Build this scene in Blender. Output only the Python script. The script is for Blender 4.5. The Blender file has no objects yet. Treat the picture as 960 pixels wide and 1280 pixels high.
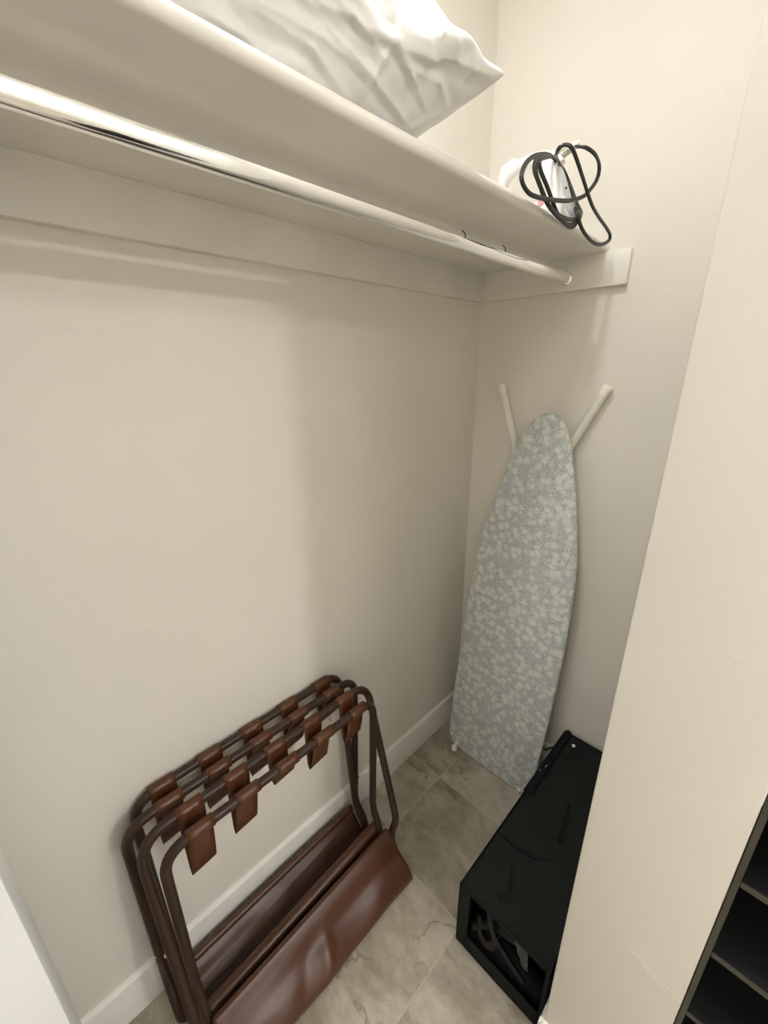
import bpy, bmesh, math, random
from mathutils import Vector, Matrix, Euler, noise
sc = bpy.context.scene
COL = sc.collection
PI = math.pi
random.seed(7)

# ------------------------------------------------------------------ materials
def new_mat(name):
    m = bpy.data.materials.new(name); m.use_nodes = True
    nt = m.node_tree; b = nt.nodes['Principled BSDF']
    return m, nt, b
def N(nt, t, **kw):
    n = nt.nodes.new(t)
    for k, v in kw.items():
        if k in n.inputs: n.inputs[k].default_value = v
        else: setattr(n, k, v)
    return n
def ramp(nt, stops):
    r = nt.nodes.new('ShaderNodeValToRGB'); e = r.color_ramp.elements
    while len(e) < len(stops): e.new(.5)
    for el, (p, c) in zip(e, stops):
        el.position = p; el.color = (c[0], c[1], c[2], 1) if len(c) == 3 else c
    return r
def obj_coords(nt, scale=(1, 1, 1), rot=(0, 0, 0)):
    tc = nt.nodes.new('ShaderNodeTexCoord'); mp = nt.nodes.new('ShaderNodeMapping')
    mp.inputs['Scale'].default_value = scale; mp.inputs['Rotation'].default_value = rot
    nt.links.new(tc.outputs['Object'], mp.inputs['Vector']); return mp.outputs['Vector']
def simple(name, col, rough=.5, metal=0, bump=0, bscale=60, spec=.5, coat=0, sheen=0):
    m, nt, b = new_mat(name)
    v = obj_coords(nt)
    n = N(nt, 'ShaderNodeTexNoise', Scale=bscale, Detail=4.0); nt.links.new(v, n.inputs['Vector'])
    r = ramp(nt, [(.3, [c*.93 for c in col]), (.7, [min(1, c*1.05) for c in col])])
    nt.links.new(n.outputs['Fac'], r.inputs['Fac']); nt.links.new(r.outputs['Color'], b.inputs['Base Color'])
    b.inputs['Roughness'].default_value = rough; b.inputs['Metallic'].default_value = metal
    b.inputs['Specular IOR Level'].default_value = spec; b.inputs['Coat Weight'].default_value = coat
    b.inputs['Sheen Weight'].default_value = sheen
    if bump:
        bp = N(nt, 'ShaderNodeBump', Strength=bump, Distance=.002)
        nt.links.new(n.outputs['Fac'], bp.inputs['Height']); nt.links.new(bp.outputs['Normal'], b.inputs['Normal'])
    return m
def wall_mat(name, col):
    m, nt, b = new_mat(name); v = obj_coords(nt)
    n1 = N(nt, 'ShaderNodeTexNoise', Scale=2.2, Detail=3.0); nt.links.new(v, n1.inputs['Vector'])
    r = ramp(nt, [(.35, [c*.975 for c in col]), (.65, [min(1, c*1.015) for c in col])])
    nt.links.new(n1.outputs['Fac'], r.inputs['Fac']); nt.links.new(r.outputs['Color'], b.inputs['Base Color'])
    n2 = N(nt, 'ShaderNodeTexNoise', Scale=9.0, Detail=5.0, Roughness=.6, Distortion=.6); nt.links.new(v, n2.inputs['Vector'])
    n3 = N(nt, 'ShaderNodeTexNoise', Scale=170.0, Detail=2.0); nt.links.new(v, n3.inputs['Vector'])
    r2 = ramp(nt, [(.60, (0, 0, 0)), (.70, (1, 1, 1))]); nt.links.new(n2.outputs['Fac'], r2.inputs['Fac'])
    bp = N(nt, 'ShaderNodeBump', Strength=.3, Distance=.003); nt.links.new(r2.outputs['Color'], bp.inputs['Height'])
    bp2 = N(nt, 'ShaderNodeBump', Strength=.05, Distance=.001); nt.links.new(n3.outputs['Fac'], bp2.inputs['Height'])
    nt.links.new(bp.outputs['Normal'], bp2.inputs['Normal']); nt.links.new(bp2.outputs['Normal'], b.inputs['Normal'])
    b.inputs['Roughness'].default_value = .62; b.inputs['Specular IOR Level'].default_value = .3
    return m
M = {}
M['wall'] = wall_mat('cream_wall_paint', (.785, .757, .70))
M['shelf'] = simple('white_shelf_paint', (.80, .78, .73), .38, bscale=5)
M['trim'] = simple('white_trim_paint', (.86, .85, .81), .35, bscale=5)
M['door'] = simple('cool_white_door_paint', (.70, .72, .735), .4, bscale=5)
M['ceiling'] = simple('ceiling_paint', (.86, .85, .82), .8, bscale=40, bump=.1)
M['chrome'] = simple('chrome', (.95, .95, .95), .07, 1, bscale=3)
M['steel'] = simple('nickel_rivet', (.75, .73, .7), .25, 1, bscale=9)
M['brown_metal'] = simple('brown_enamel_tube', (.041, .0215, .0135), .42, 0, bscale=30, spec=.35)
M['strap'] = simple('brown_vinyl_strap', (.092, .029, .009), .42, 0, .25, 220)
M['white_plastic'] = simple('white_plastic', (.88, .88, .88), .25, bscale=5)
M['cream_plastic'] = simple('cream_rubber', (.90, .88, .82), .4, bscale=9)
M['cream_metal'] = simple('cream_enamel_tube', (.80, .79, .72), .30, bscale=9)
M['grey_plastic'] = simple('light_grey_plastic', (.62, .64, .67), .35, bscale=5)
M['cord'] = simple('black_cord_rubber', (.010, .010, .011), .4, bscale=30)
M['soleplate'] = simple('soleplate_steel', (.6, .6, .62), .2, 1, bscale=9)
M['pink'] = simple('pink_print', (.75, .35, .38), .5)
M['black_fabric'] = simple('black_fabric', (.0165, .0190, .0170), .88, 0, .5, 500, .12)
M['black_piping'] = simple('black_piping', (.005, .005, .007), .7, 0, .3, 300, .2)
M['brownish_strap'] = simple('dark_brown_webbing', (.028, .021, .014), .8, 0, .4, 300, .2)
M['grey_strap'] = simple('dark_grey_webbing', (.020, .022, .021), .75, 0, .4, 300, .2)
M['bag_plastic'] = simple('grey_plastic_film', (.05, .054, .058), .3, bscale=60, bump=.5)
M['cubby_in'] = simple('dark_espresso_laminate', (.0055, .0065, .006), .6, bscale=20)
M['cubby_edge'] = simple('dark_edge_banding', (.062, .058, .042), .5, bscale=40)
M['screw'] = simple('dark_screw', (.03, .03, .03), .5)

def vinyl():
    m, nt, b = new_mat('brown_vinyl_sling'); v = obj_coords(nt)
    n = N(nt, 'ShaderNodeTexNoise', Scale=7.0, Detail=3.0); nt.links.new(v, n.inputs['Vector'])
    r = ramp(nt, [(.3, (.070, .026, .013)), (.7, (.092, .036, .019))])
    nt.links.new(n.outputs['Fac'], r.inputs['Fac']); nt.links.new(r.outputs['Color'], b.inputs['Base Color'])
    g = N(nt, 'ShaderNodeTexVoronoi', Scale=420.0); nt.links.new(v, g.inputs['Vector'])
    bp = N(nt, 'ShaderNodeBump', Strength=.12, Distance=.0006); nt.links.new(g.outputs['Distance'], bp.inputs['Height'])
    nt.links.new(bp.outputs['Normal'], b.inputs['Normal'])
    b.inputs['Roughness'].default_value = .38; b.inputs['Specular IOR Level'].default_value = .42
    return m
M['vinyl'] = vinyl()

def satin():
    m, nt, b = new_mat('white_satin_cotton'); v = obj_coords(nt)
    w = N(nt, 'ShaderNodeTexNoise', Scale=6.0, Detail=1.0); nt.links.new(v, w.inputs['Vector'])
    r = ramp(nt, [(0, (.68, .675, .67)), (1, (.74, .735, .73))]); nt.links.new(w.outputs['Fac'], r.inputs['Fac'])
    nt.links.new(r.outputs['Color'], b.inputs['Base Color'])
    b.inputs['Roughness'].default_value = .38; b.inputs['Sheen Weight'].default_value = .1
    b.inputs['Specular IOR Level'].default_value = .45
    return m
M['satin'] = satin()

def board_cover():
    m, nt, b = new_mat('floral_cover_fabric'); v = obj_coords(nt)
    # petals: a coarse cell per flower, broken into petal lobes by a finer cell
    wob = N(nt, 'ShaderNodeTexNoise', Scale=90.0, Detail=2.0); nt.links.new(v, wob.inputs['Vector'])
    mx = nt.nodes.new('ShaderNodeVectorMath'); mx.operation = 'MULTIPLY_ADD'
    nt.links.new(wob.outputs['Color'], mx.inputs[0]); mx.inputs[1].default_value = (.010, .010, .010); nt.links.new(v, mx.inputs[2])
    f1 = N(nt, 'ShaderNodeTexVoronoi', Scale=43.0, Randomness=.95); nt.links.new(mx.outputs[0], f1.inputs['Vector'])
    r1 = ramp(nt, [(.27, (1, 1, 1)), (.60, (0, 0, 0))]); nt.links.new(f1.outputs['Distance'], r1.inputs['Fac'])
    f2 = N(nt, 'ShaderNodeTexVoronoi', Scale=150.0, Randomness=1.0); nt.links.new(mx.outputs[0], f2.inputs['Vector'])
    r2 = ramp(nt, [(.18, (1, 1, 1)), (.55, (.25, .25, .25))]); nt.links.new(f2.outputs['Distance'], r2.inputs['Fac'])
    mul = N(nt, 'ShaderNodeMix', data_type='RGBA', blend_type='MULTIPLY'); mul.inputs[0].default_value = .55
    nt.links.new(r1.outputs['Color'], mul.inputs[6]); nt.links.new(r2.outputs['Color'], mul.inputs[7])
    sp = N(nt, 'ShaderNodeTexNoise', Scale=420.0, Detail=3.0, Roughness=.8); nt.links.new(v, sp.inputs['Vector'])
    r3 = ramp(nt, [(.40, (.29, .335, .35)), (.50, (.50, .55, .555)), (.60, (.80, .82, .80))]); nt.links.new(sp.outputs['Fac'], r3.inputs['Fac'])
    mix = N(nt, 'ShaderNodeMix', data_type='RGBA'); nt.links.new(mul.outputs[2], mix.inputs[0])
    nt.links.new(r3.outputs['Color'], mix.inputs[6]); mix.inputs[7].default_value = (.84, .85, .80, 1)
    nt.links.new(mix.outputs[2], b.inputs['Base Color'])
    bp = N(nt, 'ShaderNodeBump', Strength=.15, Distance=.001); nt.links.new(sp.outputs['Fac'], bp.inputs['Height'])
    nt.links.new(bp.outputs['Normal'], b.inputs['Normal'])
    b.inputs['Roughness'].default_value = .85; b.inputs['Specular IOR Level'].default_value = .2
    return m
M['cover'] = board_cover()

def floor_mat():
    m, nt, b = new_mat('stone_look_tile')
    tc = nt.nodes.new('ShaderNodeTexCoord'); sep = nt.nodes.new('ShaderNodeSeparateXYZ'); nt.links.new(tc.outputs['Object'], sep.inputs[0])
    def mth(op, a, bb=None, c=None):
        n = nt.nodes.new('ShaderNodeMath'); n.operation = op
        for i, q in enumerate((a, bb, c)):
            if q is None: continue
            if isinstance(q, (int, float)): n.inputs[i].default_value = q
            else: nt.links.new(q, n.inputs[i])
        return n.outputs[0]
    T = .305
    def cell(out, off):
        u = mth('DIVIDE', mth('SUBTRACT', out, off), T)
        return u, mth('ABSOLUTE', mth('SUBTRACT', mth('FRACT', u), .5)), mth('FLOOR', u)
    ux, dx, ix = cell(sep.outputs['X'], .148); uy, dy, iy = cell(sep.outputs['Y'], -.311)
    edge = mth('MAXIMUM', dx, dy)
    gr = nt.nodes.new('ShaderNodeMapRange'); gr.inputs[1].default_value = .4925; gr.inputs[2].default_value = .4965; nt.links.new(edge, gr.inputs[0])
    # a different piece of stone on each tile
    comb = nt.nodes.new('ShaderNodeCombineXYZ'); nt.links.new(mth('MULTIPLY', ix, 3.7), comb.inputs[0]); nt.links.new(mth('MULTIPLY', iy, 5.3), comb.inputs[1])
    add = nt.nodes.new('ShaderNodeVectorMath'); nt.links.new(tc.outputs['Object'], add.inputs[0]); nt.links.new(comb.outputs[0], add.inputs[1])
    mp = nt.nodes.new('ShaderNodeMapping'); mp.inputs['Rotation'].default_value = (0, 0, .6); mp.inputs['Scale'].default_value = (1, 1.5, 1)
    nt.links.new(add.outputs[0], mp.inputs['Vector']); v = mp.outputs['Vector']
    n1 = N(nt, 'ShaderNodeTexNoise', Scale=4.0, Detail=8.0, Roughness=.62, Distortion=1.2); nt.links.new(v, n1.inputs['Vector'])
    r1 = ramp(nt, [(.30, (.27, .23, .175)), (.48, (.40, .36, .295)), (.66, (.54, .50, .425))]); nt.links.new(n1.outputs['Fac'], r1.inputs['Fac'])
    n2 = N(nt, 'ShaderNodeTexNoise', Scale=30.0, Detail=6.0, Roughness=.7); nt.links.new(v, n2.inputs['Vector'])
    r2 = ramp(nt, [(.3, (.80, .79, .77)), (.65, (1.06, 1.06, 1.06))]); nt.links.new(n2.outputs['Fac'], r2.inputs['Fac'])
    m1 = N(nt, 'ShaderNodeMix', data_type='RGBA', blend_type='MULTIPLY'); m1.inputs[0].default_value = 1
    nt.links.new(r1.outputs['Color'], m1.inputs[6]); nt.links.new(r2.outputs['Color'], m1.inputs[7])
    wn = nt.nodes.new('ShaderNodeTexWhiteNoise'); wn.noise_dimensions = '2D'; nt.links.new(comb.outputs[0], wn.inputs['Vector'])
    rt = ramp(nt, [(0, (.78, .76, .72)), (1, (1.1, 1.1, 1.1))]); nt.links.new(wn.outputs['Value'], rt.inputs['Fac'])
    m0 = N(nt, 'ShaderNodeMix', data_type='RGBA', blend_type='MULTIPLY'); m0.inputs[0].default_value = 1
    nt.links.new(m1.outputs[2], m0.inputs[6]); nt.links.new(rt.outputs['Color'], m0.inputs[7]); m1 = m0
    # thin crack-like veins
    n3 = N(nt, 'ShaderNodeTexNoise', Scale=2.3, Detail=6.0, Roughness=.48, Distortion=.15); nt.links.new(v, n3.inputs['Vector'])
    vn = mth('ABSOLUTE', mth('SUBTRACT', n3.outputs['Fac'], .5))
    rv = ramp(nt, [(.0, (1, 1, 1)), (.0085, (0, 0, 0))]); nt.links.new(vn, rv.inputs['Fac'])
    n4 = N(nt, 'ShaderNodeTexNoise', Scale=5.0, Detail=1.0); nt.links.new(v, n4.inputs['Vector'])
    rm = ramp(nt, [(.45, (0, 0, 0)), (.6, (1, 1, 1))]); nt.links.new(n4.outputs['Fac'], rm.inputs['Fac'])
    vf = mth('MULTIPLY', rv.outputs['Color'], mth('MULTIPLY', rm.outputs['Color'], .75))
    m2 = N(nt, 'ShaderNodeMix', data_type='RGBA'); nt.links.new(vf, m2.inputs[0]); nt.links.new(m1.outputs[2], m2.inputs[6]); m2.inputs[7].default_value = (.15, .12, .085, 1)
    m3 = N(nt, 'ShaderNodeMix', data_type='RGBA'); nt.links.new(gr.outputs[0], m3.inputs[0]); nt.links.new(m2.outputs[2], m3.inputs[6]); m3.inputs[7].default_value = (.47, .43, .36, 1)
    nt.links.new(m3.outputs[2], b.inputs['Base Color'])
    h = mth('SUBTRACT', mth('SUBTRACT', n2.outputs['Fac'], mth('MULTIPLY', rv.outputs['Color'], .6)), mth('MULTIPLY', gr.outputs[0], 1.2))
    bp = N(nt, 'ShaderNodeBump', Strength=.35, Distance=.0015); nt.links.new(h, bp.inputs['Height']); nt.links.new(bp.outputs['Normal'], b.inputs['Normal'])
    b.inputs['Roughness'].default_value = .45
    return m
M['floor'] = floor_mat()

def emit(name, col, s):
    m, nt, b = new_mat(name); b.inputs['Base Color'].default_value = (*col, 1)
    b.inputs['Emission Color'].default_value = (*col, 1); b.inputs['Emission Strength'].default_value = s; return m

# ------------------------------------------------------------------ geometry helpers
def finish(name, bm, mat, parent=None, smooth=True, angle=40):
    bmesh.ops.recalc_face_normals(bm, faces=bm.faces)
    me = bpy.data.meshes.new(name); bm.to_mesh(me); bm.free()
    for m in (mat if isinstance(mat, (list, tuple)) else [mat]): me.materials.append(m)
    if smooth:
        me.shade_smooth() if hasattr(me, 'shade_smooth') else None
        me.set_sharp_from_angle(angle=math.radians(angle))
    o = bpy.data.objects.new(name, me); COL.objects.link(o)
    if parent:
        o.parent = parent; o.matrix_parent_inverse = Matrix.Identity(4)
        o.data.transform(Matrix.Translation(parent.location).inverted())
    return o
def thing(name, label, cat, loc, group=None):
    o = bpy.data.objects.new(name, None); COL.objects.link(o); o.location = loc; o.empty_display_size = .05
    o['label'] = label; o['category'] = cat
    if group: o['group'] = group
    return o
def struct(o): o['kind'] = 'structure'; return o
def add_box(bm, a, b, bev=0, seg=2):
    r = bmesh.ops.create_cube(bm, size=1)
    for v in r['verts']:
        v.co = Vector([a[i] + (v.co[i] + .5) * (b[i] - a[i]) for i in range(3)])
    if bev:
        es = {e for v in r['verts'] for e in v.link_edges}
        bmesh.ops.bevel(bm, geom=list(es), offset=bev, segments=seg, affect='EDGES', profile=.5)
def box(name, a, b, mat, parent=None, bev=0):
    bm = bmesh.new(); add_box(bm, a, b, bev); return finish(name, bm, mat, parent, smooth=bev > 0)
def smooth_path(pts, n=8, closed=False):
    P = [Vector(p) for p in pts]; out = []; L = len(P)
    rng = range(L) if closed else range(L - 1)
    for i in rng:
        g = (lambda k: P[k % L]) if closed else (lambda k: P[max(0, min(L - 1, k))])
        p0, p1, p2, p3 = g(i - 1), g(i), g(i + 1), g(i + 2)
        for k in range(n):
            t = k / n
            out.append(.5 * ((2*p1) + (-p0 + p2)*t + (2*p0 - 5*p1 + 4*p2 - p3)*t*t + (-p0 + 3*p1 - 3*p2 + p3)*t*t*t))
    if not closed: out.append(P[-1].copy())
    return out
def round_path(pts, rad, seg=8, closed=False):
    """polyline with corners rounded by arcs"""
    P = [Vector(p) for p in pts]; L = len(P); out = []
    for i in range(L):
        if not closed and i in (0, L - 1): out.append(P[i]); continue
        a, b, c = P[i - 1], P[i], P[(i + 1) % L]; r = rad[i] if isinstance(rad, (list, tuple)) else rad
        u = (a - b); w = (c - b); d = min(r, u.length*.45, w.length*.45); u.normalize(); w.normalize()
        s, e = b + u*d, b + w*d
        for k in range(seg + 1):
            t = k/seg; out.append((1-t)**2*s + 2*t*(1-t)*b + t*t*e)
    return out
def add_tube(bm, pts, r, n=12, closed=False, cap=True):
    P = [Vector(p) for p in pts]; L = len(P); rings = []; nrm = None
    for i in range(L):
        a = P[i-1] if (i or closed) else P[0]; b = P[(i+1) % L] if (i < L-1 or closed) else P[-1]
        t = (b - a).normalized()
        if nrm is None:
            nrm = t.orthogonal().normalized()
        nrm = (nrm - nrm.dot(t)*t).normalized(); bi = t.cross(nrm)
        rr = r[i] if isinstance(r, (list, tuple)) else r
        rings.append([bm.verts.new(P[i] + (math.cos(2*PI*k/n)*nrm + math.sin(2*PI*k/n)*bi)*rr) for k in range(n)])
    for i in range(L if closed else L-1):
        A, B = rings[i], rings[(i+1) % L]; off = 0
        if closed and i == L-1:
            off = min(range(n), key=lambda o: sum((A[k].co - B[(k+o) % n].co).length for k in range(n)))
        for k in range(n):
            bm.faces.new((A[k], A[(k+1) % n], B[(k+1+off) % n], B[(k+off) % n]))
    if cap and not closed:
        bm.faces.new(rings[0][::-1]); bm.faces.new(rings[-1])
def tube(name, pts, r, mat, parent=None, n=12, closed=False):
    bm = bmesh.new(); add_tube(bm, pts, r, n, closed); return finish(name, bm, mat, parent)
def add_grid(bm, f, nu, nv, closed_u=False):
    V_ = [[bm.verts.new(f(i/nu, j/nv)) for j in range(nv+1)] for i in range(nu if closed_u else nu+1)]
    for i in range(nu):
        for j in range(nv):
            bm.faces.new((V_[i][j], V_[(i+1) % len(V_)][j], V_[(i+1) % len(V_)][j+1], V_[i][j+1]))
    return V_
def thicken(o, t, off=0):
    md = o.modifiers.new('s', 'SOLIDIFY'); md.thickness = t; md.offset = off

# ------------------------------------------------------------------ the room
H = 2.44
SHZ, SHT, D = 1.6975, .019, .365          # shelf underside, thickness, depth
CZ, CT = 1.62, .018                        # cleat bottom, cleat thickness
XR, YF = 3.6, -3.2
struct(box('floor', (-.12, YF-.12, -.08), (XR+.12, .12, 0), M['floor']))
struct(box('ceiling', (-.12, YF-.12, H), (XR+.12, .12, H+.08), M['ceiling']))
struct(box('wall_left', (-.12, YF-.12, 0), (0, .12, H), M['wall']))
struct(box('wall_back', (0, 0, 0), (.875, .12, H), M['wall']))
struct(box('wall_partition', (.70, -.67, 0), (.875, 0, H), M['wall'], bev=.004))
struct(box('wall_niche', (.875, -.34, 0), (XR, .12, H), M['trim']))
struct(box('wall_right', (XR, YF, 0), (XR+.12, -.34, H), M['wall']))
struct(box('wall_front', (0, YF-.12, 0), (XR, YF, H), M['wall']))
def baseboard(name, p, q, nrm, tk=.012, hh=.1195):
    p, q, nrm = Vector(p), Vector(q), Vector(nrm); bm = bmesh.new()
    prof = [(0, 0), (tk, 0), (tk, hh-.006), (tk-.0015, hh-.003), (tk-.0045, hh-.0005), (0, hh)]
    A = [bm.verts.new(p + nrm*a + Vector((0, 0, h))) for a, h in prof]; B = [bm.verts.new(q + nrm*a + Vector((0, 0, h))) for a, h in prof]
    k = len(prof)
    for i in range(k): bm.faces.new((A[i], A[(i+1) % k], B[(i+1) % k], B[i]))
    bm.faces.new(A); bm.faces.new(B[::-1])
    return struct(finish(name, bm, M['trim'], angle=50))
baseboard('baseboard_left', (0, YF, 0), (0, 0, 0), (1, 0, 0))
baseboard('baseboard_back', (.012, 0, 0), (.70, 0, 0), (0, -1, 0))
baseboard('baseboard_partition', (.70, -.682, 0), (.70, -.012, 0), (-1, 0, 0), .008, .112)
baseboard('baseboard_pier', (.692, -.67, 0), (.875, -.67, 0), (0, -1, 0), .012, .112)
# door leaf at the near left
d = box('door_1', (.410, -2.10, .012), (.4485, -1.306, 2.03), M['door'], bev=.002); struct(d)

# ------------------------------------------------------------------ shelf with cleats
Y0 = -2.6
bm = bmesh.new()
r = SHT/2; prof = [(0.0, 0), (D-r, 0)] + [(D-r+math.sin(a)*r, r-math.cos(a)*r) for a in [PI*k/10 for k in range(1, 10)]] + [(D-r, SHT), (0.0, SHT)]
A = [bm.verts.new((x, Y0, SHZ+z)) for x, z in prof]; B = [bm.verts.new((x, 0, SHZ+z)) for x, z in prof]; k = len(prof)
for i in range(k): bm.faces.new((A[i], A[(i+1) % k], B[(i+1) % k], B[i]))
bm.faces.new(A); bm.faces.new(B[::-1])
sh = finish('closet_shelf', bm, M['shelf'], None, angle=35)
sh['label'] = 'long white painted closet shelf with a rounded front edge along the long wall'; sh['category'] = 'shelf'
struct(box('trim_1', (0, Y0, CZ), (CT, -CT, SHZ), M['shelf'], None, bev=.0008))
struct(box('trim_2', (0, -CT, CZ), (.4203, 0, SHZ), M['shelf'], None, bev=.0008))

# ------------------------------------------------------------------ hanging rod
RX, RZ, RR = .277, 1.6525, .0135
rod = thing('closet_rod', 'shiny chrome hanging rod running under the white closet shelf', 'closet rod', (RX, -CT, RZ))
def oval(y, ax=.0100, az=.0160, n=48):
    return [(RX + math.copysign(abs(math.cos(t))**.9, math.cos(t))*ax, y, RZ + math.copysign(abs(math.sin(t))**.9, math.sin(t))*az) for t in [2*PI*k/n for k in range(n)]]
bm = bmesh.new(); OR = [[bm.verts.new(q) for q in oval(y)] for y in (Y0, -1.3, -CT-.001)]
for A_, B_ in zip(OR[:-1], OR[1:]):
    for k in range(48): bm.faces.new((A_[k], A_[(k+1) % 48], B_[(k+1) % 48], B_[k]))
bm.faces.new(OR[0]); bm.faces.new(OR[-1]); finish('pole', bm, M['chrome'], rod)
bm = bmesh.new()
def ring_disc(bm, c, r1, r2, y0, y1, n=32):
    f = lambda rr, y: [bm.verts.new((c[0]+math.cos(2*PI*k/n)*rr, y, c[1]+math.sin(2*PI*k/n)*rr)) for k in range(n)]
    R_ = [f(r1, y0), f(r2, y0), f(r2, y1), f(r1, y1)]
    for i in range(4):
        for k in range(n): bm.faces.new((R_[i][k], R_[i][(k+1) % n], R_[(i+1) % 4][(k+1) % n], R_[(i+1) % 4][k]))
ring_disc(bm, (RX, RZ), .0104, .0126, -CT-.010, -CT, 48)
for v in bm.verts: v.co.z = RZ + (v.co.z-RZ)*1.5
add_box(bm, (RX-.007, -CT-.002, RZ+RR+.002), (RX+.007, -CT, RZ+RR+.014), .0008)
fl = finish('end_bracket', bm, M['chrome'], rod)
bm = bmesh.new(); add_tube(bm, [(RX, -CT-.004, RZ+RR+.0085), (RX, -CT-.0015, RZ+RR+.0085)], .003, 12)
finish('screw', bm, M['steel'], fl).matrix_parent_inverse = fl.matrix_world.inverted() if False else Matrix.Identity(4)
# two hair-thin dark arcs over the upper front of the tube
for yy, wob in ((-.51, .0), (-.365, .0)):
    bm = bmesh.new()
    pts = [(q[0]+.0003, yy + .002*math.sin(k*.6), q[2]) for k, q in enumerate(oval(yy, .0100, .0160, 48)[1:11])]
    add_tube(bm, pts, .0009, 6)
    s = finish('mark', bm, M['screw'], rod); s['label'] = 'thin dark mark around the rod'

# ------------------------------------------------------------------ ironing board
P0 = Vector((.25, -.165, .03)); T = Vector((.008, .071, .997)).normalized(); NN = Vector((0, -.997, .071)); X = NN.cross(T) * -1
X = Vector((1, 0, 0)); 
ib = thing('ironing_board', 'folded ironing board with a pale blue floral cover leaning on the end wall', 'ironing board', (.25, -.15, 0))
SH = -.035   # side lean of the axis per metre is folded into the outline below
prof = [(-.026, .0), (-.02, .0), (0.0, .0)]
# half width against height, measured along the board from its tail
HW = [(-.026, .105), (-.022, .135), (-.012, .155), (.01, .170), (.06, .1775), (.2, .1785), (.4, .1785), (.58, .1765), (.74, .168), (.86, .157), (.93, .144), (1.0, .129), (1.08, .1095), (1.14, .0925), (1.19, .077), (1.225, .064), (1.25, .049), (1.268, .031), (1.278, .013)]
def cx(s): return .2495 + .008*math.sin(s*2) + .026*max(0, s)**1.5/1.45
outl = [(cx(s)-w-.25, s) for s, w in HW] + [(cx(s)+w-.25, s) for s, w in HW[::-1]]
def bpt(u, s, d): return P0 + X*u + T*s + NN*d
out3 = smooth_path([(a, b, 0) for a, b in outl], 3, closed=True)
def slab(bm, poly, rows, cen):
    """rows = (scale offset inward, depth)"""
    R_ = []
    n = len(poly); c = Vector(cen)
    nor = []
    for i in range(n):
        t = (poly[(i+1) % n] - poly[i-1]).normalized(); nor.append(Vector((-t.y, t.x, 0)))
    if (poly[0]-c).dot(nor[0]) < 0: nor = [-q for q in nor]
    for ins, dd in rows:
        R_.append([bm.verts.new(bpt((p - q*ins).x, (p - q*ins).y, dd)) for p, q in zip(poly, nor)])
    for a, b in zip(R_[:-1], R_[1:]):
        for i in range(n): bm.faces.new((a[i], a[(i+1) % n], b[(i+1) % n], b[i]))
    bm.faces.new(R_[0]); bm.faces.new(R_[-1][::-1])
bm = bmesh.new()
slab(bm, out3, [(.012, -.022), (.003, -.020), (.0, -.015), (.0, -.008), (.002, -.003), (.007, .0)], (0, .6, 0))
cov = finish('cover', bm, M['cover'], ib, angle=50)
bm = bmesh.new(); slab(bm, out3, [(.010, -.028), (.008, -.0225)], (0, .6, 0)); finish('table_frame', bm, M['cream_metal'], ib)
# folded legs: two tubes crossing behind the board, rubber feet up
for (a, b, cap) in (((.106, -.018, 1.376), (.270, -.050, .95), 1), ((.418, -.0165, 1.378), (.232, -.047, .95), 1)):
    a, b = Vector(a), Vector(b); dr = (b-a).normalized()
    pts = [a + dr*.010, a + dr*.10, a + dr*.20, a + dr*.30, b - dr*.02, b, Vector((b.x + dr.x*.22, -.076, .62)), Vector((.25 + (.1 if dr.x > 0 else -.1), -.108, .20))]
    lg = tube('leg', pts, .0112, M['cream_metal'], ib, 20)
    bm = bmesh.new(); q = [a + dr*t for t in (-.003, -.002, 0, .016, .0165, .0166, .024, .0245)]
    add_tube(bm, q, [.0105, .0122, .0130, .0130, .0130, .0121, .0121, .0112], 20)
    c = finish('leg_cap', bm, M['cream_plastic'], ib); c.parent = lg
    c.data.transform(Matrix.Identity(4))
bm = bmesh.new()
add_tube(bm, [(.118, -.182, .002), (.118, -.182, .006), (.118, -.181, .014), (.118, -.178, .021), (.118, -.172, .024)], [.007, .0105, .0115, .009, .004], 16)
finish('foot', bm, M['cream_plastic'], ib)
bm = bmesh.new(); add_tube(bm, [(.118, -.17, .02), (.118, -.15, .035), (.16, -.14, .06), (.34, -.14, .06), (.385, -.15, .035), (.385, -.165, .012)], .008, 12)
finish('rear_support', bm, M['cream_metal'], ib)

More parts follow.
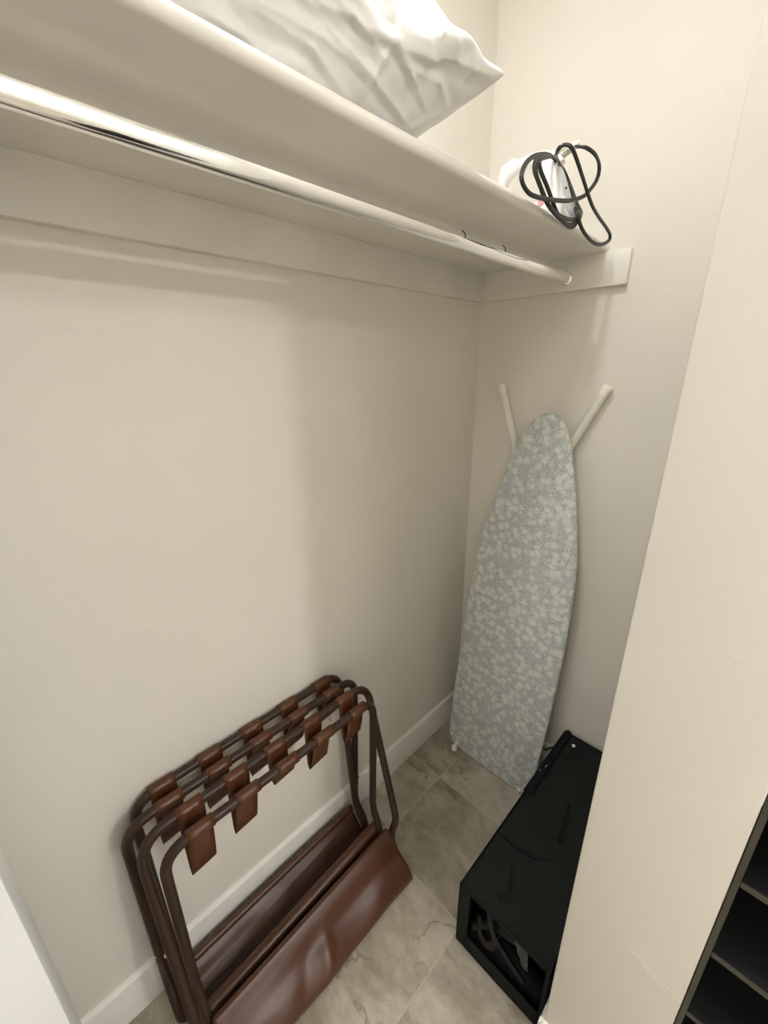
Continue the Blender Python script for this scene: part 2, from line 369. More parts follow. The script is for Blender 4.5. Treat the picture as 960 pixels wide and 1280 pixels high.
# ------------------------------------------------------------------ luggage racks
def rack(label, front, ys, z0):
    """two hinged tube frames, five straps, one sling"""
    rk = thing('luggage_rack', label, 'luggage rack', (.05 if not front else .15, -.92, 0), 'brown luggage racks')
    R0 = .0102
    if front:
        F = [dict(y=(-1.178, -.651), p=[(.163, .602), (.150, .19), (.178, .125), (.180, R0)]),
             dict(y=(-1.203, -.627), p=[(.110, .605), (.226, .185), (.206, .12), (.206, R0)])]
    else:
        F = [dict(y=(-1.190, -.652), p=[(.0185, .602), (.071, .125), (.112, .075), (.112, R0)]),
             dict(y=(-1.216, -.633), p=[(.066, .603), (.046, .10), (.088, .055), (.100, R0)])]
    for f in F:
        (yl, yr), p = f['y'], f['p']
        def k(y, q): return (q[0], y, q[1])
        loop = [k(yl, p[0]), k(yr, p[0]), k(yr, p[1]), k(yr, p[2]), k(yr, p[3]), k(yl, p[3]), k(yl, p[2]), k(yl, p[1])]
        rads = [.055, .055, .03, .02, .03, .03, .02, .03]
        tube('tube_frame', round_path(loop, rads, 8, True), R0, M['brown_metal'], rk, 14, True)
    # strap loops
    (xa, za), (xb, zb) = (F[1]['p'][0], F[0]['p'][0]) if front else (F[0]['p'][0], F[1]['p'][0])
    for yc, dep in ys:
        w = .0255; rr = R0 + .0016
        def prof():
            pts = []
            for i in range(9): a = PI*1.45 - i/8*PI*1.45 + PI*.0; pts.append((xa + math.cos(a+PI*.05)*rr, za + math.sin(a+PI*.05)*rr))
            xm = (xa+xb)/2
            pts += [(xa+rr*1.02, za-.03), (xm-.012, za-dep*.55), (xm-.008, za-dep*.9), (xm-.001, za-dep), (xm+.006, za-dep*.9), (xm+.014, za-dep*.55), (xb-rr*.75, zb-.03)]
            for i in range(9): a = PI*1.0 - i/8*PI*1.45; pts.append((xb + math.cos(a)*rr, zb + math.sin(a)*rr))
            return pts
        pp = [Vector((x, 0, z)) for x, z in prof()]; bm = bmesh.new(); n = len(pp)-1
        tw = random.uniform(-.02, .02)
        def f(u, v):
            q = pp[min(n, round(u*n))]; e = (v-.5)*2; down = max(0, za-q.z)/max(dep, .01)
            return Vector((q.x + .004*math.sin(down*3)*e*tw*30, yc + w*e*(1-.03*down) + tw*.25*down, q.z + .003*down*e))
        add_grid(bm, f, n, 4)
        s = finish('strap', bm, M['strap'], rk, angle=60); thicken(s, .0022)
    # sling: a vinyl trough between two low rods
    if front: rods = [(.160, .112, .070), (.199, .120, .100)]
    else: rods = [(.040, .072, .060), (.134, .054, .044)]
    for x, zr, zl in rods:
        rd = tube('sling_rod', [(x, -1.172, zl), (x, -.648, zr)], .0045, M['brown_metal'], rk, 12)
    def arc(x, z, r_, a0, a1, n_): return [(x + r_*math.cos(math.radians(a0+(a1-a0)*k/(n_-1))), z + r_*math.sin(math.radians(a0+(a1-a0)*k/(n_-1)))) for k in range(n_)]
    def sling(u, v):
        y = -1.172 + v*(.527)
        if front:
            zr = .074 + v*.038; z2 = .102 + v*.020
            ctl = arc(.159, zr, .0150, 250, -40, 9) + [(.172, zr-.035), (.178, .030), (.20, .008), (.245, .004), (.284, .006), (.292, .020),
                   (.285, .040), (.264, .062), (.240, .079), (.222, z2-.010)] + arc(.199, z2, .009, 40, 260, 6)
        else:
            zr = .062 + v*.010
            ctl = arc(.040, zr, .009, -20, 230, 7)[::1] + [(.041, zr-.010), (.055, zr-.020), (.072, .034), (.090, .020), (.106, .010), (.118, .012), (.126, .030)] + arc(.134, zr-.018, .008, 180, -60, 6)
        L = len(ctl)-1; t = u*L; i = min(L-1, int(t)); t -= i
        g = lambda k: Vector((ctl[max(0, min(L, k))][0], ctl[max(0, min(L, k))][1]))
        p0, p1, p2, p3 = g(i-1), g(i), g(i+1), g(i+2)
        q = .5*((2*p1)+(-p0+p2)*t+(2*p0-5*p1+4*p2-p3)*t*t+(-p0+3*p1-3*p2+p3)*t*t*t)
        if front:
            m = math.sin(PI*min(1, max(0, (u-.50)/.26)))        # only the free outer face wrinkles
            w_ = .0035*math.sin(v*9+u*7)*m + .0075*m*(noise.noise(Vector((v*4.2+3, u*5-v*3, 1.3))))
            w_ += .006*m*math.exp(-((v-.50-(u-.7)*.5)/.035)**2) - .005*m*math.exp(-((v-.40-(u-.7)*.9)/.05)**2)
            ends = max(0, (v-.94)/.06)
            y += .016*math.sin(PI*min(1, max(0, (u-.35)/.6)))*(v**6) - .004*ends
            q = q + Vector((w_*.75, w_*.7))
            q.y -= .004*ends*m
        else:
            m = math.sin(PI*min(1, max(0, (u-.38)/.22))); q = q + Vector((0, .005*m*noise.noise(Vector((v*6, u*4, 7)))))
        return Vector((q.x, y, max(.0016, q.y)))
    bm = bmesh.new(); add_grid(bm, sling, 120, 70)
    s = finish('sling', bm, M['vinyl'], rk, angle=80); thicken(s, .0018)
    s['label'] = 'brown vinyl lower sling'
    # hinge pins and rod ends with bright rivet heads
    (ya, yb) = F[1]['y'][0], F[0]['y'][0]
    xp = .160 if front else .052
    for zz, xx in ((.36, xp+.004), (.09 if front else .2, .161 if front else .055)):
        for yo, sg in ((min(F[0]['y'][0], F[1]['y'][0]), -1), (max(F[0]['y'][1], F[1]['y'][1]), 1)):
            y1 = yo + sg*R0*.8
            bm = bmesh.new(); add_tube(bm, [(xx, y1, zz), (xx, y1+sg*.003, zz), (xx, y1+sg*.0045, zz)], [.0045, .004, .002], 12)
            finish('rivet', bm, M['steel'], rk)['label'] = 'bright metal hinge rivet'
    return rk
YS = (-1.130, -1.028, -.926, -.822, -.715)
rack('folded brown luggage rack nearest the long wall, mostly behind the other rack', False, list(zip(YS, (.125, .12, .115, .11, .10))), 0)
YS2 = (-1.108, -1.010, -.915, -.815, -.707)
rack('folded brown luggage rack in front, its glossy vinyl sling bulging over the tiles', True, list(zip(YS2, (.140, .122, .068, .105, .112))), 0)

# ------------------------------------------------------------------ black fabric box
bx = thing('storage_box', 'long black fabric storage box with one open end on the tiles', 'storage box', (.57, -.33, 0))
a, b_ = Vector((.462, -.643, 0)), Vector((.689, -.018, .228))
def crease(x, y):
    d = 0
    def seg(p, q, dep, w):
        p, q = Vector(p), Vector(q); r_ = Vector((x, y)); t = max(0, min(1, (r_-p).dot(q-p)/(q-p).length_squared))
        return dep*math.exp(-((r_-(p+(q-p)*t)).length/w)**2)
    d -= seg((.466, -.475), (.564, -.468), .0045, .004)
    d -= seg((.564, -.468), (.60, -.440), .003, .004)
    d -= seg((.535, -.515), (.555, -.560), .010, .007)
    d -= seg((.555, -.565), (.550, -.605), .006, .006)
    d -= seg((.540, -.600), (.565, -.590), .006, .006)
    d -= seg((.578, -.262), (.597, -.384), .013, .006)
    d -= seg((.499, -.051), (.526, -.088), .006, .005)
    d -= seg((.526, -.088), (.57, -.075), .005, .005)
    d -= seg((.475, -.20), (.50, -.23), .006, .006)
    d += seg((.60, -.44), (.67, -.55), .004, .03) + seg((.52, -.15), (.60, -.20), .004, .03)
    d += .004*noise.noise(Vector((x*9, y*6, 2))) + .0018*noise.noise(Vector((x*30, y*22, 5)))
    return d
bm = bmesh.new()
def topf(u, v):
    x = a.x + u*(b_.x-a.x); y = a.y + v*(b_.y-a.y); e = min(u, 1-u, v*3, (1-v)*3)
    return Vector((x, y, b_.z - .003 + crease(x, y)*min(1, e*8)))
add_grid(bm, topf, 90, 220); o = finish('top_panel', bm, M['black_fabric'], bx, angle=80); thicken(o, .003)
def wob(y, z): return .003*noise.noise(Vector((y*8, z*8, 3)))
for xx, s in ((a.x, 1), (b_.x, -1)):
    bm = bmesh.new(); add_grid(bm, lambda u, v: Vector((xx + s*.0018 + s*abs(wob(u, v)), a.y+u*(b_.y-a.y), .004+v*(b_.z-.006))), 50, 16)
    o = finish('side_panel', bm, M['black_fabric'], bx, angle=80); thicken(o, .003)
box('bottom_panel', (a.x, a.y, .001), (b_.x, b_.y, .005), M['black_fabric'], bx, bev=.001)
box('end_panel', (a.x+.002, b_.y-.004, .004), (b_.x-.002, b_.y, b_.z-.004), M['black_fabric'], bx, bev=.001)
# open end: a flat fabric border left and below, the panel turned in behind it
bm = bmesh.new()
add_box(bm, (a.x, a.y-.002, .003), (a.x+.026, a.y+.004, b_.z-.003), .0015)
add_box(bm, (b_.x-.008, a.y-.002, .003), (b_.x, a.y+.004, b_.z-.003), .0015)
add_box(bm, (a.x+.02, a.y-.002, .003), (b_.x-.01, a.y+.004, .040), .0015)
add_box(bm, (a.x+.02, a.y-.002, b_.z-.018), (b_.x-.01, a.y+.004, b_.z-.003), .0015)
finish('opening_border', bm, M['black_fabric'], bx)
def piping(p):
    bm = bmesh.new(); add_tube(bm, smooth_path(p, 6), .0027, 8); finish('piping', bm, M['black_piping'], bx)
e = .0015
piping([(a.x+e, a.y-.002, b_.z), (a.x+e, a.y*.6+b_.y*.4, b_.z+.001), (a.x+e, b_.y, b_.z)])
piping([(a.x, a.y-.002, b_.z), ((a.x+b_.x)/2, a.y-.003, b_.z-.001), (b_.x, a.y-.002, b_.z)])
piping([(a.x, a.y-.002, .004), (a.x-.001, a.y-.002, .12), (a.x, a.y-.002, b_.z)])
piping([(a.x, a.y-.002, .004), (.57, a.y-.003, .004), (b_.x, a.y-.002, .004)])
piping([(a.x+.004, -.474, b_.z-.0012), (.52, -.474, b_.z-.001), (.564, -.468, b_.z-.001), (.60, -.440, b_.z-.0015)])
piping([(a.x, b_.y, b_.z), (.57, b_.y, b_.z), (b_.x, b_.y, b_.z)])
# raised flap folded along the far left edge
bm = bmesh.new()
add_grid(bm, lambda u, v: Vector((a.x-.004+.026*v, -.020-.30*u, b_.z+.002+.012*math.sin(PI*v)*(1-u*.8)+.002*noise.noise(Vector((u*6, v, 1))))), 30, 8)
o = finish('folded_flap', bm, M['black_piping'], bx, angle=80); thicken(o, .002)
# rings and strap on the left edge
for q, (yy, zz) in enumerate(((-.225, .226), (-.200, .229))):
    bm = bmesh.new(); c = Vector((a.x-.003+.008*q, yy, zz))
    ring = [c + Vector((.007*math.sin(t), .010*math.cos(t), .009*math.sin(t))) for t in [2*PI*k/20 for k in range(20)]]
    add_tube(bm, ring, .0014, 8, True); finish('metal_ring', bm, M['steel'], bx)['label'] = 'small bright metal ring on the left edge'
tube('pull_cord', smooth_path([(a.x+.004, -.10, .222), (a.x-.012, -.095, .21), (a.x-.03, -.07, .17), (a.x-.05, -.045, .13), (a.x-.085, -.03, .12)], 8), .0032, M['cord'], bx, 8)
bm = bmesh.new(); add_tube(bm, [(.503, -.056, b_.z-.002), (.503, -.056, b_.z+.0015), (.503, -.056, b_.z+.0028)], [.0055, .005, .003], 14)
finish('snap_button', bm, M['white_plastic'], bx)['label'] = 'small white snap on the top panel'
# webbing and loose stuff seen through the open end
def ribbon(name, pts, w, mat, parent, tilt=(0, 0, 1), th=.002):
    P = smooth_path(pts, 10); bm = bmesh.new(); n = len(P)-1; tl = Vector(tilt).normalized()
    def f(u, v):
        i = min(n, round(u*n)); t = (P[min(n, i+1)]-P[max(0, i-1)]).normalized()
        s = tl - tl.dot(t)*t; s.normalize(); bend = t.cross(s)*(.25*w*math.sin(PI*v))
        return P[i] + s*w*(v-.5) + bend
    add_grid(bm, f, n, 5); o = finish(name, bm, mat, parent, angle=80); thicken(o, th); return o
ribbon('inner_webbing', [(.500, -.56, .195), (.520, -.60, .16), (.545, -.622, .115), (.585, -.625, .085), (.635, -.625, .055)], .016, M['grey_strap'], bx, (1, 0, .3))
ribbon('inner_webbing', [(.497, -.60, .085), (.515, -.62, .055), (.545, -.625, .062), (.556, -.61, .10), (.535, -.58, .13)], .020, M['brownish_strap'], bx, (0, .3, 1))
ribbon('inner_webbing', [(.49, -.615, .05), (.53, -.60, .09), (.59, -.60, .125), (.65, -.60, .15)], .022, M['grey_strap'], bx, (0, 1, .4))
ribbon('inner_flap', [(.487, -.58, .03), (.54, -.60, .055), (.61, -.605, .05), (.67, -.60, .03)], .05, M['black_piping'], bx, (0, 1, .5))
bm = bmesh.new()
def bag(u, v):
    t = u; c = Vector((.600+.040*t, -.622+.008*math.sin(t*5), .158-.036*t)); rr = (.002+.009*math.sin(PI*min(1, t*1.05))**.8)*(1+.45*noise.noise(Vector((t*7, v*5, 2))))
    return c + Vector((math.cos(2*PI*v)*rr*.9, math.sin(2*PI*v)*rr*.45, math.sin(2*PI*v)*rr*1.0 + .35*rr*math.cos(2*PI*v)))
V_ = add_grid(bm, bag, 24, 18); bmesh.ops.remove_doubles(bm, verts=bm.verts, dist=1e-5)
pb = finish('plastic_pouch', bm, M['bag_plastic'], None, angle=80)
pb['label'] = 'small crumpled grey plastic pouch inside the open end of the black box'; pb['category'] = 'plastic bag'

# ------------------------------------------------------------------ dark cubby unit
cb = thing('cubby_shelf', 'dark open cubby shelf unit against the right of the cream pier', 'shelf unit', (1.2, -.5, 0))
x0, x1, yf, yb = .8755, 1.50, -.668, -.345; th = .011; sw = .0075
def pane(name, a, b):
    bm = bmesh.new(); add_box(bm, a, b, .0006, 1)
    o = finish(name, bm, [M['cubby_in'], M['cubby_edge']], cb, smooth=False)
    for p in o.data.polygons:
        if p.normal.y < -.9: p.material_index = 1
    return o
TOPZ = .924
for xx in (x0, (x0+x1)/2-sw/2, x1-sw): pane('side_panel', (xx, yf, 0), (xx+sw, yb, TOPZ-th))
pane('top_panel', (x0, yf, TOPZ-th), (x1, yb, TOPZ))
for zz in (.790, .636, .482, .328, .174, .02): pane('shelf', (x0+sw, yf+.0015, zz-th), ((x0+x1)/2-sw/2, yb, zz)); pane('shelf', ((x0+x1)/2+sw/2, yf+.0015, zz-th), (x1-sw, yb, zz))
pane('back_panel', (x0, yb-.001, 0), (x1, yb+.003, TOPZ))

# ------------------------------------------------------------------ pillow
def pillow():
    """two sheets sewn round the rim and inflated, so the folds come from the cloth itself"""
    L, W, nu, nv = .745, .505, 96, 66
    bm = bmesh.new(); G = []
    for sd in (1, -1):
        G.append([[bm.verts.new(((j/nv-.5)*W, (i/nu-.5)*L, sd*.004*(0 < i < nu and 0 < j < nv) + .004*noise.noise(Vector((i*.16, j*.13, sd*4))))) for j in range(nv+1)] for i in range(nu+1)])
    for q, g in enumerate(G):
        for i in range(nu):
            for j in range(nv):
                f = (g[i][j], g[i+1][j], g[i+1][j+1], g[i][j+1]); bm.faces.new(f if q else f[::-1])
    tm = {G[0][i][j]: G[1][i][j] for i in range(nu+1) for j in range(nv+1) if i in (0, nu) or j in (0, nv)}
    bmesh.ops.weld_verts(bm, targetmap=tm)
    o = finish('pillow', bm, M['satin'], None, angle=180)
    m = o.modifiers.new('cloth', 'CLOTH'); c = m.settings
    c.quality = 7; c.mass = .25; c.tension_stiffness = 40; c.compression_stiffness = 40; c.shear_stiffness = 10; c.bending_stiffness = .05
    c.use_pressure = True; c.uniform_pressure_force = 2.6; c.effector_weights.gravity = 0; c.air_damping = 2
    c.tension_damping = 15; c.compression_damping = 15; c.shear_damping = 12
    m.collision_settings.use_collision = False
    hidden = [q for q in bpy.data.objects if q is not o and q.type == 'MESH' and q.modifiers]
    st = [(q, md, md.show_viewport) for q in hidden for md in q.modifiers]
    for q, md, v in st: md.show_viewport = False
    for f in range(1, 33): sc.frame_set(f)
    e = o.evaluated_get(bpy.context.evaluated_depsgraph_get())
    P = [v.co.copy() for v in e.data.vertices]
    o.modifiers.clear(); sc.frame_set(1)
    for q, md, v in st: md.show_viewport = v
    mx = [max(abs(p[k]) for p in P) for k in range(3)]
    if not (.05 < mx[2] < .6 and mx[1] < 1):          # the cloth did not inflate: use its plain stuffed shape
        P = [Vector((v.co.x*.93, v.co.y*.93, math.copysign(.13*max(0, (1-abs(v.co.x/W*2)**3)*(1-abs(v.co.y/L*2)**3))**.5, v.co.z))) for v in o.data.vertices]
        mx = [max(abs(p[k]) for p in P) for k in range(3)]
    top = SHZ + SHT + .0006
    for v, p in zip(o.data.vertices, P):
        x, y, z = p.x/mx[0]*.232, p.y/mx[1]*.350, p.z/mx[2]*.122
        q = Vector((.182 + x, -.958 + y, 1.806 + z + .05*(x*.2)))
        if q.x < .006: q.x = .006 + (q.x-.006)*.02
        if q.z < top and q.x < D + .012: q.z = top + (q.z-top)*.0
        v.co = q
    sb = o.modifiers.new('smooth', 'SUBSURF'); sb.levels = sb.render_levels = 2
    me = bpy.data.meshes.new_from_object(o.evaluated_get(bpy.context.evaluated_depsgraph_get()))
    o.modifiers.clear(); o.data = me; me.name = 'pillow'
    # pressed folds of the satin: each a line over the cloth, raised along it and hollow on one side
    CR = [[(.358, -.9, 1.777), (.359, -.859, 1.764), (.357, -.807, 1.751), (.327, -.708, 1.744)], [(.342, -.944, 1.765), (.355, -.88, 1.76), (.356, -.812, 1.75)],
          [(.372, -.842, 1.78), (.38, -.793, 1.778), (.369, -.756, 1.769), (.345, -.691, 1.759)], [(.374, -.78, 1.769), (.367, -.696, 1.783), (.36, -.66, 1.757)],
          [(.38, -.787, 1.777), (.382, -.73, 1.788), (.394, -.67, 1.798), (.404, -.625, 1.8)], [(.382, -.73, 1.788), (.392, -.732, 1.803), (.393, -.72, 1.814)],
          [(.37, -.81, 1.85), (.375, -.795, 1.814), (.381, -.794, 1.783)], [(.382, -.669, 1.785), (.395, -.663, 1.797), (.399, -.671, 1.814), (.39, -.69, 1.83)],
          [(.36, -.90, 1.81), (.37, -.862, 1.786), (.372, -.826, 1.775), (.369, -.802, 1.765)], [(.337, -1.001, 1.736), (.335, -.965, 1.737), (.332, -.919, 1.732)],
          [(.356, -.812, 1.75), (.339, -.813, 1.735)], [(.364, -.888, 1.778), (.37, -.85, 1.782), (.37, -.833, 1.773)], [(.344, -.967, 1.754), (.348, -.889, 1.75), (.338, -.837, 1.731)],
          [(.381, -.794, 1.783), (.356, -.812, 1.75)], [(.36, -.86, 1.85), (.366, -.83, 1.83), (.375, -.80, 1.80)], [(.35, -.74, 1.87), (.37, -.73, 1.85), (.39, -.70, 1.82)]]
    rnd = random.Random(4)
    for _ in range(26):
        x, y = rnd.uniform(.02, .30), rnd.uniform(-1.25, -.68); an = rnd.uniform(0, PI); l_ = rnd.uniform(.05, .14); z = 1.90
        CR.append([(x, y, z), (x+math.cos(an)*l_*.5, y+math.sin(an)*l_*.5, z), (x+math.cos(an+.4)*l_, y+math.sin(an+.4)*l_, z)])
    segs = []
    for n_, c_ in enumerate(CR):
        flat = n_ >= 16; P_ = [Vector(p) for p in c_]; tot = sum((P_[k+1]-P_[k]).length for k in range(len(P_)-1)); acc = 0
        amp = (.0050, .0062, .0045)[n_ % 3] * (.7 if flat else 1); w_ = (.0045, .006, .004)[n_ % 3]; sg = 1 if n_ % 2 else -1
        for k in range(len(P_)-1):
            l_ = (P_[k+1]-P_[k]).length; segs.append((P_[k], P_[k+1], acc/tot, (acc+l_)/tot, amp, w_, sg, flat, n_)); acc += l_
    nor = [v.normal.copy() for v in me.vertices]
    for v, nn in zip(me.vertices, nor):
        best = {}
        q0 = v.co.copy()
        for (p, q, t0, t1, amp, w_, sg, flat, n_) in segs:
            if abs(q0.y-p.y) > .16: continue
            r_ = q0
            if flat:
                if q0.z < 1.83: continue
                r_ = Vector((q0.x, q0.y, p.z))
            e_ = q-p; t = max(0, min(1, (r_-p).dot(e_)/e_.length_squared)); dv = r_-(p+e_*t); d_ = dv.length
            if d_ > .05: continue
            tt = t0+(t1-t0)*t; side = 1 if dv.dot(nn.cross(e_))*sg > 0 else -1
            if n_ not in best or d_ < best[n_][0]: best[n_] = (d_, tt, amp, w_, side)
        h = 0
        for d_, tt, amp, w_, side in best.values():
            env = math.sin(PI*(.10+.82*tt))
            h += amp*env*(math.exp(-d_/w_) - (.55*math.exp(-((d_-2.0*w_)/(1.3*w_))**2) if side > 0 else 0))
        h += .0012*(abs(noise.noise(Vector((q0.x*26, q0.y*15, q0.z*20)))) - .2) + .004*(abs(noise.noise(Vector((q0.x*9+q0.y*6, q0.y*7, q0.z*12)))) - .2)
        c = q0 + nn*h
        if c.z < top and c.x < D + .012: c.z = top
        c.x = max(.003, c.x); v.co = c
    me.shade_smooth()
    o['label'] = 'white satin pillow lying on the closet shelf, its front edge overhanging'; o['category'] = 'pillow'
    return o
pillow()

# ------------------------------------------------------------------ iron with its cord
IZ = SHZ + SHT
ir = thing('clothes_iron', 'white clothes iron on the closet shelf wrapped in its black cord', 'iron', (.30, -.25, IZ))
Uf = Vector((-1, .0, 0)).normalized(); Vs = Vector((.0, 1, 0)).normalized(); Zz = Vector((0, 0, 1))
roll = math.radians(0)
RM = Matrix.Rotation(roll, 3, Uf)
Vr, Zr = RM @ Vs, RM @ Zz
O_ = Vector((.342, -.203, IZ + .004))
def L3(f, s, h): return O_ + Uf*f + Vr*s + Zr*h
def iron_ring(f, w, h0, h1, lean=0, n=24, p=2.6):
    out = []
    for k in range(n):
        t = 2*PI*k/n; c, s = math.cos(t), math.sin(t)
        out.append(L3(f + lean*(math.copysign(abs(s)**(2/p), s)), math.copysign(abs(c)**(2/p), c)*w, (h0+h1)/2 + math.copysign(abs(s)**(2/p), s)*(h1-h0)/2))
    return out
def loft(bm, rings):
    R_ = [[bm.verts.new(q) for q in r_] for r_ in rings]; n = len(R_[0])
    for A, B in zip(R_[:-1], R_[1:]):
        for k in range(n): bm.faces.new((A[k], A[(k+1) % n], B[(k+1) % n], B[k]))
    bm.faces.new(R_[0]); bm.faces.new(R_[-1][::-1])
bm = bmesh.new()
loft(bm, [iron_ring(f, w, .004, h) for f, w, h in ((.0, .044, .050), (.03, .049, .056), (.08, .048, .058), (.13, .040, .055), (.17, .028, .046), (.195, .015, .034), (.21, .004, .018))])
finish('body', bm, M['white_plastic'], ir, angle=60)
bm = bmesh.new()
loft(bm, [iron_ring(f, w, -.002, .0038, p=6) for f, w in ((-.002, .046), (.03, .052), (.08, .051), (.13, .042), (.17, .030), (.20, .014), (.215, .003))])
finish('soleplate', bm, M['soleplate'], ir, angle=60)
# heel: tall rounded plate leaning towards the nose
def tilt(f, w, h0, h1, n=28, p=3.4):
    out = []
    for k in range(n):
        t = 2*PI*k/n; c, s_ = math.cos(t), math.sin(t)
        hh = (h0+h1)/2 + math.copysign(abs(s_)**(2/p), s_)*(h1-h0)/2; ww = w*(1 - .25*(hh-h0)/(h1-h0))
        out.append(L3(f + .40*hh, math.copysign(abs(c)**(2/p), c)*ww, hh))
    return out
bm = bmesh.new(); loft(bm, [tilt(-.012, .030, .012, .126), tilt(-.010, .034, .008, .130), tilt(.004, .036, .006, .132), tilt(.018, .033, .008, .130)])
hl = finish('heel_rest', bm, M['white_plastic'], ir, angle=40)
bm = bmesh.new(); loft(bm, [tilt(-.0145, .0235, .022, .116), tilt(-.014, .025, .020, .118), tilt(-.010, .0255, .020, .118)])
pl = finish('heel_panel', bm, M['grey_plastic'], ir, angle=40); pl.parent = hl
bm = bmesh.new(); add_tube(bm, [L3(-.0175+.4*.072, -.004, .072), L3(-.0125+.4*.072, -.004, .072)], .0024, 10); s_ = finish('screw', bm, M['screw'], ir); s_.parent = hl
bm = bmesh.new()
hp = [L3(f, 0, h) for f, h in ((.034, .118), (.055, .138), (.09, .146), (.13, .144), (.155, .136), (.17, .118), (.175, .09), (.165, .05))]
add_tube(bm, smooth_path(hp, 5), [.0125]*36, 16); finish('handle', bm, M['white_plastic'], ir, angle=60)
bm = bmesh.new(); add_tube(bm, [L3(.125, 0, .146), L3(.145, 0, .150), L3(.165, 0, .144), L3(.176, 0, .128)], [.006, .013, .014, .010], 14); finish('steam_button', bm, M['white_plastic'], ir)
bm = bmesh.new(); c = L3(.045, -.0485, .045)
add_tube(bm, [c, c - Vr*.0012], .0075, 12); finish('printed_mark', bm, M['pink'], ir)['label'] = 'small pink print'

# cord guard (ribbed) rising behind the handle
def c5(x, y): return (630 + x/6, 160 + y/6)
CAM = Vector((.8054, -1.2432, 1.4294)); FPX = 517.1587
CE = Euler((math.radians(70.8566), math.radians(.5238), math.radians(44.9532)), 'XYZ')
# cord points are listed as (x, y, z) in metres
G0, G1 = Vector((.300, -.200, 1.856)), Vector((.322, -.184, 1.872))
dd = (G1-G0)
bm = bmesh.new(); pts = [G0 + dd*(k/14) for k in range(15)]
add_tube(bm, [G0 - dd*.5] + pts, [.009] + [.0085 if k % 2 else .0066 for k in range(15)], 14); finish('cord_guard', bm, M['steel'], ir, angle=30)
bm = bmesh.new(); add_tube(bm, [G1, G1+dd*.25, G1+dd*.5], [.0075, .0075, .005], 12); finish('guard_tip', bm, M['white_plastic'], ir)
CORD = [(.376, -.283, 1.833), (.380, -.262, 1.832), (.380, -.225, 1.829), (.380, -.190, 1.826), (.380, -.173, 1.815)]
# the rest of the cord is traced below from where each strand hangs
def at(px, py, x):
    d = CE.to_matrix() @ Vector(((px-480)/FPX, -(py-640)/FPX, -1)); t = (x-CAM.x)/d.x; return CAM + d*t
TR = [(540, 140, .335), (570, 140, .355), (620, 150, .370), (680, 195, .380), (710, 260, .380), (712, 330, .380), (690, 400, .380), (640, 470, .382), (590, 515, .384), (500, 543, .386), (400, 543, .386), (300, 530, .384),
      (210, 503, .382), (160, 455, .380), (132, 385, .378), (142, 310, .374), (180, 245, .366), (240, 205, .356), (310, 195, .344), (352, 208, .33),
      # first wrap down the near side, under and up behind
      (330, 215, .345), (270, 235, .362), (238, 290, .368), (250, 380, .372), (290, 480, .374), (330, 570, .376), (390, 640, .378), (470, 680, .378), (545, 680, .374), (580, 640, .362), (560, 590, .34), (520, 520, .318), (480, 420, .306), (430, 300, .300), (370, 220, .304), (300, 200, .330),
      (262, 225, .356), (275, 320, .366), (320, 430, .370), (360, 540, .373), (400, 640, .376), (450, 710, .378), (500, 745, .378), (540, 715, .376), (548, 660, .366), (535, 600, .34), (500, 500, .318), (455, 380, .306), (410, 270, .304), (350, 212, .31),
      (285, 208, .342), (235, 250, .365), (232, 330, .372), (270, 430, .376), (310, 540, .378), (370, 630, .380), (430, 690, .381), (490, 728, .381), (545, 700, .378), (575, 650, .366), (545, 560, .345), (500, 440, .316), (450, 320, .304),
      (395, 225, .318), (395, 190, .345), (420, 145, .362), (460, 126, .374), (500, 140, .384), (530, 195, .388), (560, 280, .390), (590, 370, .391), (625, 480, .391), (665, 590, .390), (715, 675, .388), (765, 745, .387), (795, 805, .387), (780, 850, .387), (720, 875, .388), (660, 852, .388),
      (605, 790, .387), (570, 720, .385), (560, 660, .380), (570, 625, .372), (540, 590, .36)]
CP = [at(*c5(px, py), x) for px, py, x in TR]
CP = [Vector((p.x, p.y, max(p.z, IZ+.004) if p.x < D else p.z)) for p in CP]
bm = bmesh.new()
P = smooth_path(CP, 6)
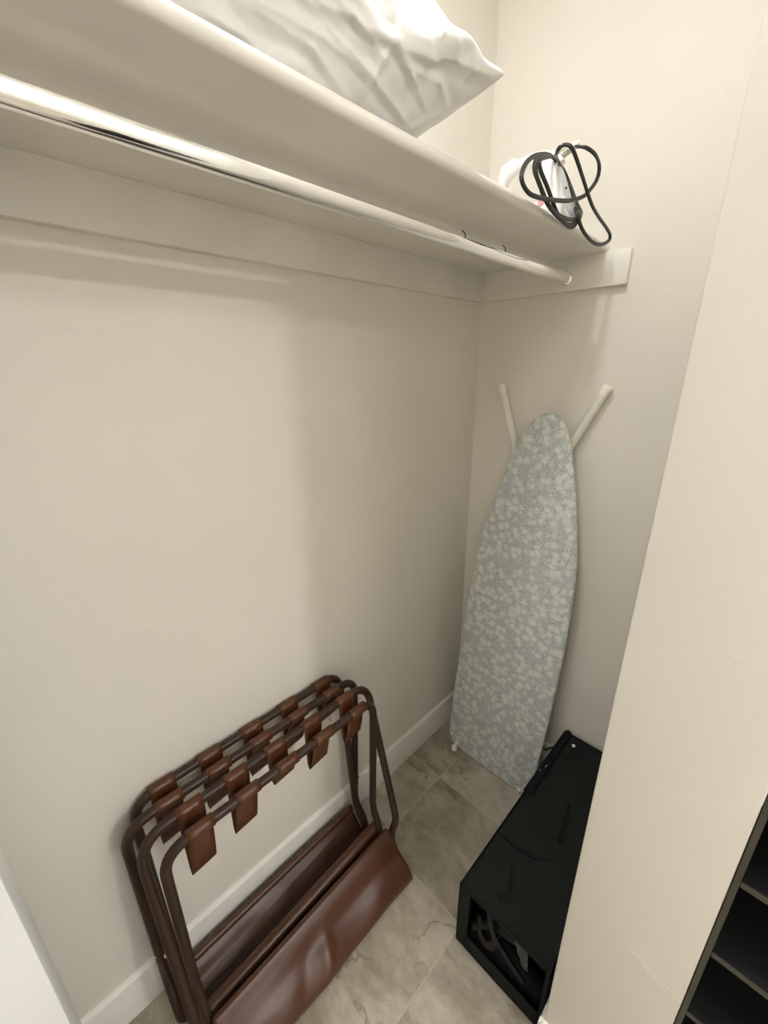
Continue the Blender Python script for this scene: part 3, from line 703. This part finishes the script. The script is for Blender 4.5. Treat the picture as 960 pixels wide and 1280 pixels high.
# twin flex: two cores side by side
tw = []
for i, p in enumerate(P):
    t = (P[min(len(P)-1, i+1)] - P[max(0, i-1)]).normalized(); s = t.cross(Vector((.8, -.5, .2))).normalized(); tw.append(s)
for sg in (-1, 1):
    add_tube(bm, [p + s*sg*.0017 for p, s in zip(P, tw)], .0024, 8)
finish('power_cord', bm, M['cord'], ir, angle=80)['label'] = 'black twin power cord looped around the iron'

# ------------------------------------------------------------------ ceiling lights and two added fill discs (above and behind the camera)
def disc_light(loc, r_, e_, label, name='ceiling_light_or_fill', col=(1, .988, .965)):
    t = thing(name, label, 'ceiling light', loc)
    bm = bmesh.new(); x, y, z = loc
    add_tube(bm, [(x, y, z), (x, y, z-.012), (x, y, z-.016)], [r_+.015, r_+.015, r_+.008], 40); finish('housing', bm, M['white_plastic'], t)
    bm = bmesh.new(); add_tube(bm, [(x, y, z-.0165), (x, y, z-.022), (x, y, z-.027)], [r_, r_*.97, r_*.8], 40); finish('diffuser', bm, emit('lamp_diffuser', col, e_), t)
disc_light((.415, -.80, H), .045, 270, 'round ceiling light above the closet shelf front')
disc_light((3.0, -.546, H), .09, 440, 'round ceiling light at the far right beyond the cubby shelf')
disc_light((2.3, -1.1, H), .30, 14, 'large unseen fill disc added at the ceiling between the closet and the far right')  # added fill disc that raises the general ambient light, not a known lamp
disc_light((.80, -2.35, H), .30, 16, 'large unseen fill disc added at the ceiling behind the camera')  # added fill disc, brightens the pier face, end wall and floor from the front

# ------------------------------------------------------------------ world, camera, view
w = bpy.data.worlds.new('world'); sc.world = w; w.use_nodes = True
w.node_tree.nodes['Background'].inputs[0].default_value = (1, .95, .88, 1); w.node_tree.nodes['Background'].inputs[1].default_value = .3
cam = bpy.data.cameras.new('camera'); co = bpy.data.objects.new('camera', cam); COL.objects.link(co)
cam.sensor_fit = 'HORIZONTAL'; cam.sensor_width = 36; cam.lens = FPX/960*36; cam.clip_start = .01
co.location = CAM; co.rotation_euler = CE; sc.camera = co
sc.cycles.max_bounces = 14; sc.cycles.diffuse_bounces = 8
sc.view_settings.view_transform = 'Standard'; sc.view_settings.look = 'None'; sc.view_settings.gamma = 1
sc.view_settings.use_curve_mapping = False; sc.view_settings.exposure = 0.07
